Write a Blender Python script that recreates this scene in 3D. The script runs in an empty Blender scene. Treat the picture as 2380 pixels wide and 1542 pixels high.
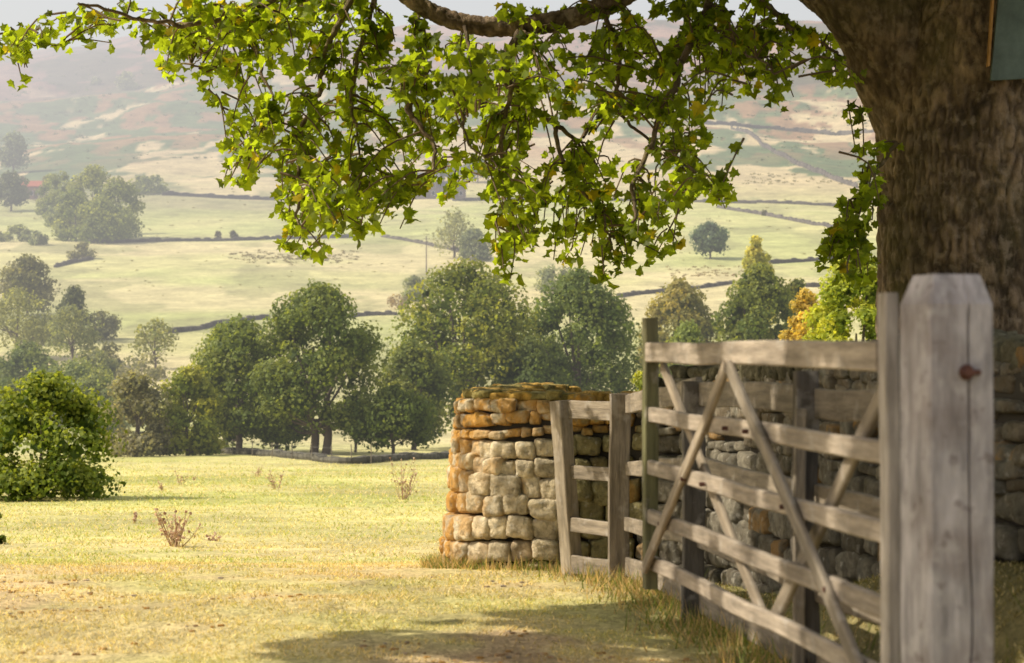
import bpy, math, numpy as np
from mathutils import Vector, Matrix
rng=np.random.default_rng(7)
FP=4628.0; ZC=1.5; HY=815.0
scene=bpy.context.scene; COL=scene.collection
scene.view_settings.view_transform='Standard'; scene.view_settings.look='None'; scene.view_settings.exposure=0
def P(px,py,D): return np.array([(px-1190)/FP*D, D, ZC+(HY-py)/FP*D])
# ---------------------------------------------------------------- noise
def _h(i,j,k,s):
    n=(i*374761393+j*668265263+k*2147483647+s*1274126177)&0xffffffff
    n=((n^(n>>13))*1274126177)&0xffffffff
    n=(n^(n>>16))&0xffffffff
    n=((n^(n>>13))*1103515245)&0xffffffff
    return ((n^(n>>16))&0xffff)/65535.0
def vn(x,y,z=None,s=0):
    x=np.asarray(x,float); y=np.asarray(y,float); z=np.zeros_like(x) if z is None else np.asarray(z,float)
    i=np.floor(x).astype(np.int64); j=np.floor(y).astype(np.int64); k=np.floor(z).astype(np.int64)
    f=x-i; g=y-j; h=z-k
    f=f*f*(3-2*f); g=g*g*(3-2*g); h=h*h*(3-2*h)
    r=0
    for a in (0,1):
        for b in (0,1):
            for c in (0,1):
                r=r+_h(i+a,j+b,k+c,s)*(f if a else 1-f)*(g if b else 1-g)*(h if c else 1-h)
    return r
def fbm(x,y,z=None,o=4,s=0):
    t=0; a=.5; A=0; q=1.0
    for m in range(o):
        t=t+a*vn(np.asarray(x)*q,np.asarray(y)*q,None if z is None else np.asarray(z)*q,s+m*17); A+=a; a*=.5; q*=2.03
    return t/A
def ss(t): t=np.clip(t,0,1); return t*t*(3-2*t)
# ---------------------------------------------------------------- mesh
class Geo:
    def __init__(s): s.V=[];s.F=[];s.C=[];s.n=0
    def add(s,V,F,C=(1,1,1)):
        V=np.asarray(V,float).reshape(-1,3); n=len(V)
        if not isinstance(F,list): F=[F]
        for f in F:
            f=np.asarray(f,int)
            if f.size: s.F.append(f+s.n)
        C=np.asarray(C,float)
        if C.ndim==1: C=np.tile(C,(n,1))
        if C.shape[1]==3: C=np.hstack([C,np.ones((n,1))])
        s.V.append(V); s.C.append(C); s.n+=n
    def build(s,name,mat,parent=None,smooth=False,kind=None):
        V=np.concatenate(s.V); C=np.concatenate(s.C)
        if parent is not None: V=V-np.array(absloc(parent))
        me=bpy.data.meshes.new(name)
        me.vertices.add(len(V)); me.vertices.foreach_set('co',V.astype(np.float32).ravel())
        L=np.concatenate([f.ravel() for f in s.F]); T=np.concatenate([np.full(len(f),f.shape[1]) for f in s.F])
        st=np.concatenate([[0],np.cumsum(T)[:-1]])
        me.loops.add(len(L)); me.loops.foreach_set('vertex_index',L.astype(np.int32))
        me.polygons.add(len(T)); me.polygons.foreach_set('loop_start',st.astype(np.int32))
        me.update(calc_edges=True)
        me.polygons.foreach_set('use_smooth',np.full(len(T),smooth,dtype=bool))
        a=me.attributes.new('tint','FLOAT_COLOR','POINT'); a.data.foreach_set('color',C.astype(np.float32).ravel())
        me.materials.append(mat); me.update()
        o=bpy.data.objects.new(name,me); COL.objects.link(o)
        if parent is not None: o.parent=parent
        if kind: o['kind']=kind
        return o
def absloc(o):
    l=Vector(o.location); p=o.parent
    while p is not None: l=l+p.location; p=p.parent
    return l
def tag(o,label=None,cat=None,group=None,kind=None):
    if label: o['label']=label
    if cat: o['category']=cat
    if group: o['group']=group
    if kind: o['kind']=kind
    return o
def thing(name,label,cat,loc,group=None):
    o=bpy.data.objects.new(name,None); COL.objects.link(o); o.location=Vector([float(v) for v in loc]); o.empty_display_size=.2
    return tag(o,label,cat,group)
def tube(g,pts,rad,seg=8,C=(1,1,1),cap=True,disp=0,ds=1,sd=0,ridge=0,rs=20):
    pts=np.asarray(pts,float); n=len(pts); rad=np.asarray(rad,float)*np.ones(n)
    t=np.gradient(pts,axis=0); t/=np.linalg.norm(t,axis=1)[:,None]+1e-9
    ref=np.array([0,1.0,0]) if abs(t[0,1])<.8 else np.array([1.0,0,0])
    a=np.cross(t,ref); a/=np.linalg.norm(a,axis=1)[:,None]+1e-9; b=np.cross(t,a)
    th=np.arange(seg)/seg*2*np.pi
    d=np.cos(th)[None,:,None]*a[:,None,:]+np.sin(th)[None,:,None]*b[:,None,:]
    V=pts[:,None,:]+d*rad[:,None,None]
    if disp:
        N=fbm(V[...,0]*ds,V[...,1]*ds,V[...,2]*ds*.35,4,sd)-.5
        V=V+d*(N*disp)[...,None]*rad[:,None,None]
    cc=C
    if ridge:
        wx=V[...,0]+.06*fbm(V[...,0]*6,V[...,1]*6,V[...,2]*6,3,sd+5)
        R_=1-np.abs(2*fbm(wx*rs,V[...,1]*rs,V[...,2]*rs*.34,3,sd+3)-1)*2.0
        R_=np.clip(R_,0,1)**1.4; big=fbm(V[...,0]*3.5,V[...,1]*3.5,V[...,2]*3.0,4,sd+9)
        V=V-d*(R_*ridge)[...,None]
        cc=np.array(C)[None,None,:]*(1.2-.75*R_)[...,None]*(.30+1.4*big)[...,None]; cc=cc.reshape(-1,3)
    i=np.arange(n-1)[:,None]*seg; j=np.arange(seg)[None,:]; k=(j+1)%seg
    F=np.stack([i+j,i+k,i+seg+k,i+seg+j],-1).reshape(-1,4)
    Fs=[F]
    if cap: Fs+= [np.arange(seg)[None,:], (np.arange(seg)[::-1]+(n-1)*seg)[None,:]]
    g.add(V.reshape(-1,3),Fs,cc)
def spline(pts,n):
    pts=np.asarray(pts,float); m=len(pts); t=np.linspace(0,m-1,n); i=np.clip(t.astype(int),0,m-2); f=(t-i)[:,None]
    p0=pts[np.clip(i-1,0,m-1)];p1=pts[i];p2=pts[i+1];p3=pts[np.clip(i+2,0,m-1)]
    return .5*((2*p1)+(-p0+p2)*f+(2*p0-5*p1+4*p2-p3)*f**2+(-p0+3*p1-3*p2+p3)*f**3)
def cubesphere(k,pw):
    V=[];F=[];idx={}
    def vid(p):
        q=tuple(np.round(p,5))
        if q not in idx: idx[q]=len(V); V.append(q)
        return idx[q]
    for ax in range(3):
        for sg in (-1,1):
            for i in range(k):
                for j in range(k):
                    qs=[]
                    for (a,b) in ((i,j),(i+1,j),(i+1,j+1),(i,j+1)):
                        p=[0,0,0]; p[ax]=sg; p[(ax+1)%3]=2*a/k-1; p[(ax+2)%3]=2*b/k-1
                        qs.append(vid(p))
                    F.append(qs if sg>0 else qs[::-1])
    V=np.array(V); L=(np.abs(V)**pw).sum(1)**(1/pw)
    return V/L[:,None],np.array(F)
ST_V,ST_F=cubesphere(9,5.5)
SL_V,SL_F=cubesphere(2,4.0)
# ---------------------------------------------------------------- materials
def haze_out(nt,sh):  # distance haze painted into the surface as pale emission, heavier toward the sun
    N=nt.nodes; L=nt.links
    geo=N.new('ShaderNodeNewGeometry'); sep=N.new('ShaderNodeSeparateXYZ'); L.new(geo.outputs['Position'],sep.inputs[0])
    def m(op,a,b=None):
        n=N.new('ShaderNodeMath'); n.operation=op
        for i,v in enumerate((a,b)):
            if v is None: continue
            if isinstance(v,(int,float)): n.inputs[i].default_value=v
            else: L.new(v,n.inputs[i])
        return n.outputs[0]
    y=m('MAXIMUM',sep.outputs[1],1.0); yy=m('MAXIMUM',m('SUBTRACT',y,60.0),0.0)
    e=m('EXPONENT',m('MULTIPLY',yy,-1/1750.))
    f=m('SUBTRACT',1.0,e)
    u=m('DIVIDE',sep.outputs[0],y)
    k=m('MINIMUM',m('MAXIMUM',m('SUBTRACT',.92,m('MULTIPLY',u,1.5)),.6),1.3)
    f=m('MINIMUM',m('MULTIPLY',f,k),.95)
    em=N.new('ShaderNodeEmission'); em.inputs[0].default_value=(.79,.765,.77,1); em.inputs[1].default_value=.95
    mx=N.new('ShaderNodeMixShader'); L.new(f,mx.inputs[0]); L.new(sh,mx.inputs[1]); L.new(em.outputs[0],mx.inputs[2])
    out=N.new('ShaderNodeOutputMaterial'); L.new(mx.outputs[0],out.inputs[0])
def M(name,base=(1,1,1),attr=True,ns=5,var=.35,bs=None,bump=0,rough=.85,tr=0,trc=(1,1,1),stretch=(1,1,1),haze=True,spots=None,det=5,coord='Object'):
    mt=bpy.data.materials.new(name); mt.use_nodes=True; nt=mt.node_tree; nt.nodes.clear(); N=nt.nodes; L=nt.links
    tc=N.new('ShaderNodeTexCoord'); mp=N.new('ShaderNodeMapping'); mp.inputs['Scale'].default_value=stretch
    L.new(tc.outputs[coord],mp.inputs[0])
    at=N.new('ShaderNodeAttribute'); at.attribute_name='tint'
    if attr: col=at.outputs['Color']
    else:
        rgb=N.new('ShaderNodeRGB'); rgb.outputs[0].default_value=(*base,1); col=rgb.outputs[0]
    if var:
        nz=N.new('ShaderNodeTexNoise'); nz.inputs['Scale'].default_value=ns; nz.inputs['Detail'].default_value=det; nz.inputs['Roughness'].default_value=.65
        L.new(mp.outputs[0],nz.inputs[0])
        mr=N.new('ShaderNodeMapRange'); mr.inputs[1].default_value=.3; mr.inputs[2].default_value=.7; mr.inputs[3].default_value=1-var; mr.inputs[4].default_value=1+var
        L.new(nz.outputs[0],mr.inputs[0])
        mul=N.new('ShaderNodeMix'); mul.data_type='RGBA'; mul.blend_type='MULTIPLY'; mul.inputs[0].default_value=1
        L.new(col,mul.inputs[6]); L.new(mr.outputs[0],mul.inputs[7]); col=mul.outputs[2]
    if spots:
        for (sc,lo,hi,c,amt,useA) in spots:
            n2=N.new('ShaderNodeTexNoise'); n2.inputs['Scale'].default_value=sc; n2.inputs['Detail'].default_value=5; L.new(tc.outputs[coord],n2.inputs[0])
            r2=N.new('ShaderNodeMapRange'); r2.inputs[1].default_value=lo; r2.inputs[2].default_value=hi; r2.inputs[4].default_value=amt; L.new(n2.outputs[0],r2.inputs[0])
            fo=r2.outputs[0]
            if useA:
                mm=N.new('ShaderNodeMath'); mm.operation='MULTIPLY'; L.new(fo,mm.inputs[0]); L.new(at.outputs['Alpha'],mm.inputs[1]); fo=mm.outputs[0]
            mx=N.new('ShaderNodeMix'); mx.data_type='RGBA'; L.new(fo,mx.inputs[0]); L.new(col,mx.inputs[6]); mx.inputs[7].default_value=(*c,1); col=mx.outputs[2]
    p=N.new('ShaderNodeBsdfPrincipled'); L.new(col,p.inputs['Base Color']); p.inputs['Roughness'].default_value=rough
    p.inputs['Specular IOR Level'].default_value=.25
    if bump:
        n3=N.new('ShaderNodeTexNoise'); n3.inputs['Scale'].default_value=bs or ns*2; n3.inputs['Detail'].default_value=6; n3.inputs['Roughness'].default_value=.7; L.new(mp.outputs[0],n3.inputs[0])
        bp=N.new('ShaderNodeBump'); bp.inputs['Strength'].default_value=1; bp.inputs['Distance'].default_value=bump; L.new(n3.outputs[0],bp.inputs['Height']); L.new(bp.outputs[0],p.inputs['Normal'])
    sh=p.outputs[0]
    if tr:
        t=N.new('ShaderNodeBsdfTranslucent'); tm=N.new('ShaderNodeMix'); tm.data_type='RGBA'; tm.blend_type='MULTIPLY'; tm.inputs[0].default_value=1
        L.new(col,tm.inputs[6]); tm.inputs[7].default_value=(*trc,1); tm.clamp_result=False; L.new(tm.outputs[2],t.inputs[0])
        mx=N.new('ShaderNodeMixShader'); mx.inputs[0].default_value=tr; L.new(sh,mx.inputs[1]); L.new(t.outputs[0],mx.inputs[2]); sh=mx.outputs[0]
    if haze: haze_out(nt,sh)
    else:
        out=N.new('ShaderNodeOutputMaterial'); L.new(sh,out.inputs[0])
    return mt
m_leaf=M('sycamore_leaf',var=0,tr=.62,trc=(4.9,4.2,.9),rough=.5,haze=False)
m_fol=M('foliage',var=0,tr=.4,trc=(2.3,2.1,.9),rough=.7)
m_bark=M('bark',ns=9,var=.5,bs=26,bump=.035,rough=.95,stretch=(1,1,.6),haze=False,spots=[(1.3,.50,.72,(.18,.17,.05),.5,False),(10,.54,.64,(.46,.36,.25),.5,False),(6,.56,.66,(.06,.045,.03),.5,False)])
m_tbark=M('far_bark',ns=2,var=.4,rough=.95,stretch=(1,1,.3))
m_wood=M('weathered_wood',ns=3,var=.5,bs=9,bump=.008,rough=.85,stretch=(1,9,9),haze=False,spots=[(2.2,.46,.68,(.13,.105,.075),.6,False),(9,.58,.7,(.46,.42,.37),.45,False)])
m_gpost=M('post_wood',ns=3.6,var=.45,bs=14,bump=.012,rough=.9,stretch=(7,7,1.1),haze=False,spots=[(3.6,.50,.66,(.19,.15,.135),.6,False),(11,.56,.66,(.55,.52,.52),.5,False),(18,.62,.70,(.12,.09,.08),.5,False)])
m_stone=M('wall_stone',ns=13,var=.5,bs=32,bump=.03,rough=.95,haze=False,spots=[(6,.40,.52,(.54,.28,.05),.9,True),(17,.60,.68,(.66,.63,.55),.4,False),(12,.57,.69,(.14,.13,.09),.55,False)])
m_moss=M('wall_moss',ns=14,var=.6,bs=30,bump=.03,rough=1,haze=False)
m_dark=M('wall_core',base=(.05,.043,.032),attr=False,haze=False,var=0)  # near-black backing, put in so gaps between the stones look shaded
m_grass=M('grass_blades',var=0,tr=.45,trc=(1.5,1.4,.9),rough=.7,haze=False)
m_rust=M('rusty_iron',base=(.09,.04,.03),attr=False,ns=30,var=.4,rough=.7,haze=False)
m_thist=M('dry_thistle',var=0,tr=.3,trc=(1.4,1.2,1),haze=False)
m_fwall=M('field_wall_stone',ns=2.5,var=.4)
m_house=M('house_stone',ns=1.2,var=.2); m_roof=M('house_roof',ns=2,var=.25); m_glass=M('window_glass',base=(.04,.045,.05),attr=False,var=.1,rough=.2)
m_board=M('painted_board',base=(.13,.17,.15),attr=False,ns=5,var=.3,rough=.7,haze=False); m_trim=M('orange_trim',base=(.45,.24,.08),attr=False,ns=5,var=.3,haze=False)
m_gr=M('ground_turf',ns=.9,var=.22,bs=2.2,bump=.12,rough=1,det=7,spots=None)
def ground_mat():
    nt=m_gr.node_tree; N=nt.nodes; L=nt.links
    p=[n for n in N if n.type=='BSDF_PRINCIPLED'][0]; src=p.inputs['Base Color'].links[0].from_socket
    tc=[n for n in N if n.type=='TEX_COORD'][0]
    for sc,v in ((14,.36),(.10,.38),(45,.3)):
        nz=N.new('ShaderNodeTexNoise'); nz.inputs['Scale'].default_value=sc; nz.inputs['Detail'].default_value=7 if sc<1 else 4; nz.inputs['Roughness'].default_value=.78; L.new(tc.outputs['Object'],nz.inputs[0])
        mr=N.new('ShaderNodeMapRange'); mr.inputs[1].default_value=.3; mr.inputs[2].default_value=.7; mr.inputs[3].default_value=1-v; mr.inputs[4].default_value=1+v; L.new(nz.outputs[0],mr.inputs[0])
        mu=N.new('ShaderNodeMix'); mu.data_type='RGBA'; mu.blend_type='MULTIPLY'; mu.inputs[0].default_value=1; L.new(src,mu.inputs[6]); L.new(mr.outputs[0],mu.inputs[7]); src=mu.outputs[2]
    L.new(src,p.inputs['Base Color'])
ground_mat()
# ---------------------------------------------------------------- terrain
TT=[(-40,.05),(0,.05),(5,.05),(9.5,.05),(12,0),(15.5,-.2),(20,-.62),(25,-.93),(35,-1.42),(45,-1.88),(65,-2.75),(90,-3.85),(110,-4.65),(130,-5.3),(160,-6.0),(200,-4.8),(250,-.4),(300,4.7),(380,13.8),(450,22.4),(520,31.3),(650,50),(800,74),(950,102),(1150,144),(1350,189),(1600,247),(1800,290),(2100,302),(2600,290),(3200,240)]
TY=np.array([a for a,b in TT],float); TZ=np.array([b for a,b in TT],float)
sl=np.gradient(TZ,TY)
FX_Y=np.array([5,6.6,8.7,11,13.8,16]); FX_X=np.array([1.85,1.6,1.26,.99,.745,.3])
def terrain(x,y):
    x=np.asarray(x,float); y=np.asarray(y,float)
    i=np.clip(np.searchsorted(TY,y)-1,0,len(TY)-2); h=TY[i+1]-TY[i]; t=np.clip((y-TY[i])/h,0,1)
    z=(2*t**3-3*t**2+1)*TZ[i]+(t**3-2*t**2+t)*h*sl[i]+(-2*t**3+3*t**2)*TZ[i+1]+(t**3-t**2)*h*sl[i+1]
    z=z+ss((y-900)/900)*np.clip(x,-700,900)*.044
    z=z+ss((y-190)/500)*6*(fbm(x/120,y/120,o=4,s=3)-.5)+ss((y-500)/700)*(46*(fbm(x/300,y/420,o=5,s=9)-.5)+12*(fbm(x/50,y/70,o=4,s=10)-.5))
    z=z+ss((y-18)/50)*.5*(fbm(x/14,y/14,o=3,s=5)-.5)+.06*(fbm(x/.9,y/.9,o=3,s=6)-.5)
    xf=np.interp(y,FX_Y,FX_X)
    z=z+.5*ss((x-xf-.05)/.8)*ss((12.5-y)/4)
    return z
DD=np.geomspace(7,2100,6000)
def hit(px,py):
    z=terrain((px-1190)/FP*DD,DD); r=ZC+(HY-py)/FP*DD
    k=np.nonzero(z>=r)[0]; D=DD[k[0]] if len(k) else 2000.
    x=(px-1190)/FP*D; return np.array([x,D,float(terrain(x,D))])
def mixc(a,b,t): return a*(1-t[...,None])+np.asarray(b)*t[...,None]
def gcol(x,y):
    c=np.tile(np.array([.48,.44,.18]),x.shape+(1,))
    n1=fbm(x/2.2,y/2.2,o=4,s=21); n2=fbm(x/7,y/9,o=4,s=22); n3=fbm(x/60,y/90,o=4,s=23); n4=fbm(x/220,y/260,o=5,s=24); n5=fbm(x/45,y/80,o=5,s=29); n6=fbm(x/16,y/34,o=4,s=37); n7=fbm(x/1.0,y/1.0,o=3,s=38)
    near=1-ss((y-12)/22)
    c=mixc(c,(.35,.375,.10),ss((n2-.42)/.15)*.55*(y<125))
    c=mixc(c,(.62,.48,.26),near*ss((n1-.28)/.26)*.85)
    c=mixc(c,(.42,.29,.18),(1-ss((y-9)/8))*ss((n1*.6+n7*.4-.47)/.10)*.8*(1-ss((x-.5)/1.)))
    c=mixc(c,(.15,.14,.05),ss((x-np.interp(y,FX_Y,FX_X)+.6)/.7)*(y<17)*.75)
    far=ss((y-125)/30)
    c=mixc(c,(.42,.40,.18),far); c=mixc(c,(.30,.34,.12),far*ss((n3-.40)/.2)*.6); c=mixc(c,(.48,.41,.23),far*ss((fbm(x/90,y/60,o=4,s=31)-.48)/.15)*.7)
    c=mixc(c,(.25,.25,.11),far*ss((n6-.58)/.06)*.6)
    hi=ss((y-560+160*(n4-.5)*2)/140)
    c=mixc(c,(.42,.335,.195),hi*.85)
    lf=ss((-x/y+.02)/.15)
    br=hi*ss((.55*n5+.45*n6+.35*(n4-.5)+.11*lf-.455-.09*(1-ss((y-700)/300)))/.03)
    c=mixc(c,(.085,.125,.05),br*.97)
    c=mixc(c,(.28,.16,.085),hi*ss((n6-.55)/.05)*ss((y-750)/200)*.8)
    top=ss((y-1150+500*(n4-.5)+150*(n5-.5))/160)
    c=mixc(c,(.22,.115,.095),top*.8); c=mixc(c,(.07,.075,.04),top*ss((.6*n5+.4*n6-.47)/.04)*.88)
    return c
ys=np.concatenate([np.linspace(-30,5,12),np.linspace(5.3,22,110),np.geomspace(22.3,3000,620)])
us=np.concatenate([np.linspace(-1,-.42,14),np.linspace(-.40,.40,520),np.linspace(.42,1,14)])
Yg,Ug=np.meshgrid(ys,us,indexing='ij'); Xg=Ug*(12+np.maximum(Yg,0)*.85)
Zg=terrain(Xg,Yg); g=Geo(); nr,nc=Xg.shape
ii=(np.arange(nr-1)[:,None]*nc+np.arange(nc-1)[None,:]).ravel()
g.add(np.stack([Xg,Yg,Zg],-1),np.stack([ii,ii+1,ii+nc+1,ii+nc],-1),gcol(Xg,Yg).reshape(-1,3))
g.build('ground',m_gr,smooth=True,kind='structure')
# ---------------------------------------------------------------- leaves
OUT=np.array([(0,-.30),(.22,-.42),(.34,-.28),(.55,-.18),(.39,.04),(.50,.34),(.25,.27),(0,.60),(-.25,.27),(-.50,.34),(-.39,.04),(-.55,-.18),(-.34,-.28),(-.22,-.42)])
LT=np.vstack([[0,0],OUT]); LZ=.45*np.abs(LT[:,0])-.55*LT[:,1]**2
LF=np.array([(0,1+k,1+(k+1)%14) for k in range(14)])
QT=np.array([(0,-.5),(.42,0),(0,.5),(-.42,0)]); QF=np.array([(0,1,2,3)])
def unit(v): return v/(np.linalg.norm(v,axis=-1,keepdims=True)+1e-9)
def leaves(g,C,Nn,S,col,T=QT,TZ_=None,F=QF,up=None):
    n=len(C); Nn=unit(Nn); r=rng.normal(size=(n,3)) if up is None else up+.5*rng.normal(size=(n,3))
    a=unit(np.cross(Nn,r)); b=np.cross(Nn,a)
    z=np.zeros(len(T)) if TZ_ is None else TZ_
    V=C[:,None,:]+S[:,None,None]*(T[None,:,0,None]*a[:,None,:]+T[None,:,1,None]*b[:,None,:]+z[None,:,None]*Nn[:,None,:])
    k=len(T); Fs=(np.arange(n)[:,None,None]*k+F[None]).reshape(-1,F.shape[1])
    g.add(V.reshape(-1,3),Fs,np.repeat(col,k,0))
# ---------------------------------------------------------------- background trees
def tree(px,by,top,wpx,label,name='tree',D=None,col=(.07,.10,.03),col2=(.16,.17,.04),cov=6,cb=.12,lobes=26,group=None,leafpx=7.6,cat='tree',trunks=1,bark=(.14,.115,.09),peak=1.0,core=True):
    if D is None: b=hit(px,by); D=b[1]
    else:
        x=(px-1190)/FP*D; b=np.array([x,D,float(terrain(x,D))])
    H=ZC+(HY-top)/FP*D-b[2]; R=wpx/FP*D/2
    c0=cb*H; cz=(H+c0)/2; hz=(H-c0)/2
    t=thing(name,label,cat,b,group)
    n=lobes; rad=R*(.24+.20*rng.random(n))*min(1.2,(30/n)**.33); rad=np.minimum(rad,hz*.6)
    u=(np.arange(n)+rng.random(n))/n*2-1; rng.shuffle(u)
    ub=np.where(u<0,u*(.30 if cb<=.03 else .55),u)
    w=np.sqrt(np.clip(1-np.abs(ub)**(2.3*peak),0,1)); w=w*np.where(u<0,1,1-.12*u)
    az=(np.arange(n)*2.399+rng.random(n)*.8); rr_=np.maximum(R*w-rad*.92,0)*(.35+.65*rng.random(n)**.35)
    if cb==0:   # skirt of foliage resting on the ground
        sk_=rng.random(n)<.30; u=np.where(sk_,-1+.25*rng.random(n),u); rr_=np.where(sk_,np.maximum(R-rad,0)*(.7+.3*rng.random(n)),rr_)
    L=np.stack([rr_*np.cos(az),rr_*np.sin(az),u*(hz-rad*(.8 if cb else .45))+cz],1)
    if cb==0: L[:,2]=np.minimum(L[:,2],H-rad*.8)
    s=leafpx/FP*D
    nl=int(cov*1.5*math.pi*R*hz/(s*s)); nl=min(nl,18000)
    pr=rad**2/np.sum(rad**2); li=rng.choice(n,nl,p=pr)
    v=unit(rng.normal(size=(nl,3))+[0,0,.25]); rr=rad[li]*(.6+.45*rng.random(nl)**.6)
    ph=fbm(v[:,0]*2.5+li,v[:,1]*2.5,v[:,2]*2.5,3,5); rr=rr*(.60+.82*ph)
    C=b+L[li]+v*rr[:,None]*np.array([1,1,.85])
    C[:,2]=np.maximum(C[:,2],terrain(C[:,0],C[:,1])+.012*H+.03*H*rng.random(nl))
    N=v+.5*rng.normal(size=(nl,3))
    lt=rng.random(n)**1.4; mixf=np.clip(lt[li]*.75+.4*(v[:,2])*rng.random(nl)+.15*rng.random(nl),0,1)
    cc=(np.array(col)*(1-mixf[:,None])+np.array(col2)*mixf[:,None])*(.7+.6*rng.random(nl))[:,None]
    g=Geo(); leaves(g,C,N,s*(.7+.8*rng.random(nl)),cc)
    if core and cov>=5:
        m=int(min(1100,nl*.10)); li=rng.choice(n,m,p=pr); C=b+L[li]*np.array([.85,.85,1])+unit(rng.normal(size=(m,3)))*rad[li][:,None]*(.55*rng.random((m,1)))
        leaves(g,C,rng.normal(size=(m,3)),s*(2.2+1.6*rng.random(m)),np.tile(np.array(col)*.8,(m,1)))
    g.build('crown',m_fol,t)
    tr=max(H*.026,.04)*(.6 if cat=='bush' else 1)
    for k in range(trunks):
        g=Geo(); ox=(k-(trunks-1)/2)*R*.16
        zt=c0+(H-c0)*.35
        path=spline([b+[ox,0,-.3],b+[ox*1.1+.015*H,0,zt*.3],b+[ox*1.4-.01*H,0,zt*.6],b+[ox*1.6,0,zt],b+[ox,0,H*.62]],14)
        tube(g,path,np.interp(np.arange(14),[0,1,9,13],[tr*1.5,tr,tr*.6,tr*.15]),8,bark)
        for q in rng.choice(n,min(n,12 if n>14 else 6),replace=False):
            z0=min(L[q][2]*.7,H*(.10+.3*rng.random())); p0=b+[ox,0,z0]; p3=b+L[q]; mid=(p0*.5+p3*.5)+[0,0,-.03*H]
            sp=spline([p0,mid,p3],8); tube(g,sp,np.linspace(tr*.45,tr*.08,8),5,bark,cap=False)
        g.build('trunk',m_tbark,t,smooth=True)
    return t
dk=(.08,.12,.028); md=(.11,.155,.038); ly=(.23,.25,.05)
GT='line of mature trees across the valley bottom'
tree(742,1072,652,345,'broad dark green rounded tree with two stout trunks in the middle of the valley row','broadleaf_tree',D=128,col=dk,col2=(.19,.22,.05),lobes=95,cb=.08,cov=8,group=GT,trunks=2)
tree(552,1055,735,265,'mid green tree leaning against the left side of the broad dark rounded tree','broadleaf_tree',D=131,col=md,col2=(.21,.24,.06),lobes=60,cb=.02,cov=7,group=GT)
tree(520,1040,742,120,'small yellow green treetop behind the left shoulder of the valley row','broadleaf_tree',D=140,col=md,col2=ly,lobes=16,cb=.15,group=GT)
tree(1078,1040,596,415,'tallest spreading tree of the valley row with yellow green left side','broadleaf_tree',D=150,col=(.09,.13,.03),col2=(.27,.28,.05),lobes=110,cb=.02,cov=8,group=GT)
tree(1345,1040,622,335,'large even green tree directly above the dry stone wall end','broadleaf_tree',D=156,col=dk,col2=(.17,.21,.06),lobes=90,cb=.02,cov=8,group=GT)
tree(912,1076,892,230,'low dark tree with thin trunk between the two biggest valley trees','broadleaf_tree',D=126,col=(.065,.10,.022),col2=(.14,.17,.04),lobes=40,cb=.04,cov=7,group=GT)
tree(825,1062,915,135,'slender dark stemmed small tree right of the twin trunks','broadleaf_tree',D=133,col=(.06,.09,.022),col2=(.13,.16,.04),lobes=18,cb=.20,cov=5,group=GT)
tree(435,1054,844,185,'yellow green young tree at the left end of the valley row','broadleaf_tree',D=126,col=(.12,.16,.03),col2=(.34,.34,.05),lobes=40,cb=.0,cov=7,group=GT)
tree(640,1056,840,200,'dense lower tree filling in left of the twin trunks','broadleaf_tree',D=135,col=dk,col2=(.16,.19,.05),lobes=32,cb=.02,cov=7,group=GT)
tree(960,1062,790,215,'dim green tree closing the gap below the tallest tree','broadleaf_tree',D=140,col=(.08,.115,.03),col2=(.20,.22,.05),lobes=36,cb=.02,cov=7,group=GT)
tree(1230,1050,780,210,'shaded lower tree between the tallest tree and the even green tree','broadleaf_tree',D=146,col=(.07,.105,.03),col2=(.15,.18,.05),lobes=32,cb=.02,cov=7,group=GT)
tree(318,1054,862,190,'grey green willow like bush with many thin stems','bushy_tree',D=124,col=(.17,.175,.10),col2=(.28,.26,.16),lobes=40,cb=.0,cov=6)
tree(95,1145,866,400,'large leafy green bush standing in the field at the left edge','bush',D=46,col=(.085,.135,.025),col2=(.27,.30,.05),lobes=110,cb=.0,cov=6.5,leafpx=9.5,cat='bush',peak=.7)
tree(-10,1262,1190,60,'tiny green bush tip cut by the left frame edge in the grass','bush',D=25,col=(.085,.13,.025),col2=(.25,.27,.05),lobes=8,cb=.0,cov=5,leafpx=9,cat='bush')
GM='trees along the right side of the valley'
tree(1578,860,646,225,'rounded olive tree with autumn tinted top behind the gate','broadleaf_tree',D=205,col=(.12,.14,.05),col2=(.32,.27,.08),lobes=60,cb=.02,cov=7.5,group=GM)
tree(1768,870,608,250,'dark dense tree below the yellow treetop','broadleaf_tree',D=175,col=dk,col2=(.20,.22,.045),lobes=70,cb=.02,cov=7.5,group=GM)
tree(1850,860,635,110,'dark narrow tree on the right shoulder of the dense tree','broadleaf_tree',D=180,col=dk,col2=(.18,.18,.05),lobes=22,cb=.02,group=GM)
tree(1758,740,548,105,'slender yellow tree rising above the dark tree','poplar_tree',D=240,col=(.28,.30,.06),col2=(.50,.46,.10),lobes=34,cb=.05,group=GM)
tree(1600,880,740,155,'small light green tree above the gate top rail','broadleaf_tree',D=150,col=(.12,.17,.05),col2=(.23,.27,.07),lobes=26,cb=.02,group=GM)
tree(1872,1000,670,160,'orange yellow autumn birch left of the big trunk','birch_tree',D=95,col=(.32,.25,.06),col2=(.58,.46,.10),lobes=70,cov=6,cb=.02,group=GM)
tree(1990,1080,575,265,'bright yellow green tree touching the big trunk','broadleaf_tree',D=70,col=(.17,.24,.035),col2=(.48,.48,.06),lobes=120,cov=8,cb=.02,leafpx=8.5,group=GM)
tree(1500,1090,862,130,'low bright green shrub peeping above the wall by the gate stile','bush',D=60,col=(.13,.18,.035),col2=(.33,.34,.06),lobes=16,cov=6,cb=0,cat='bush')
tree(1848,1120,835,90,'low yellow shrub seen between the upper gate rails','bush',D=50,col=(.36,.29,.05),col2=(.55,.44,.08),lobes=12,cov=5,cb=0,cat='bush')
GL='trees on the left of the valley'
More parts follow.
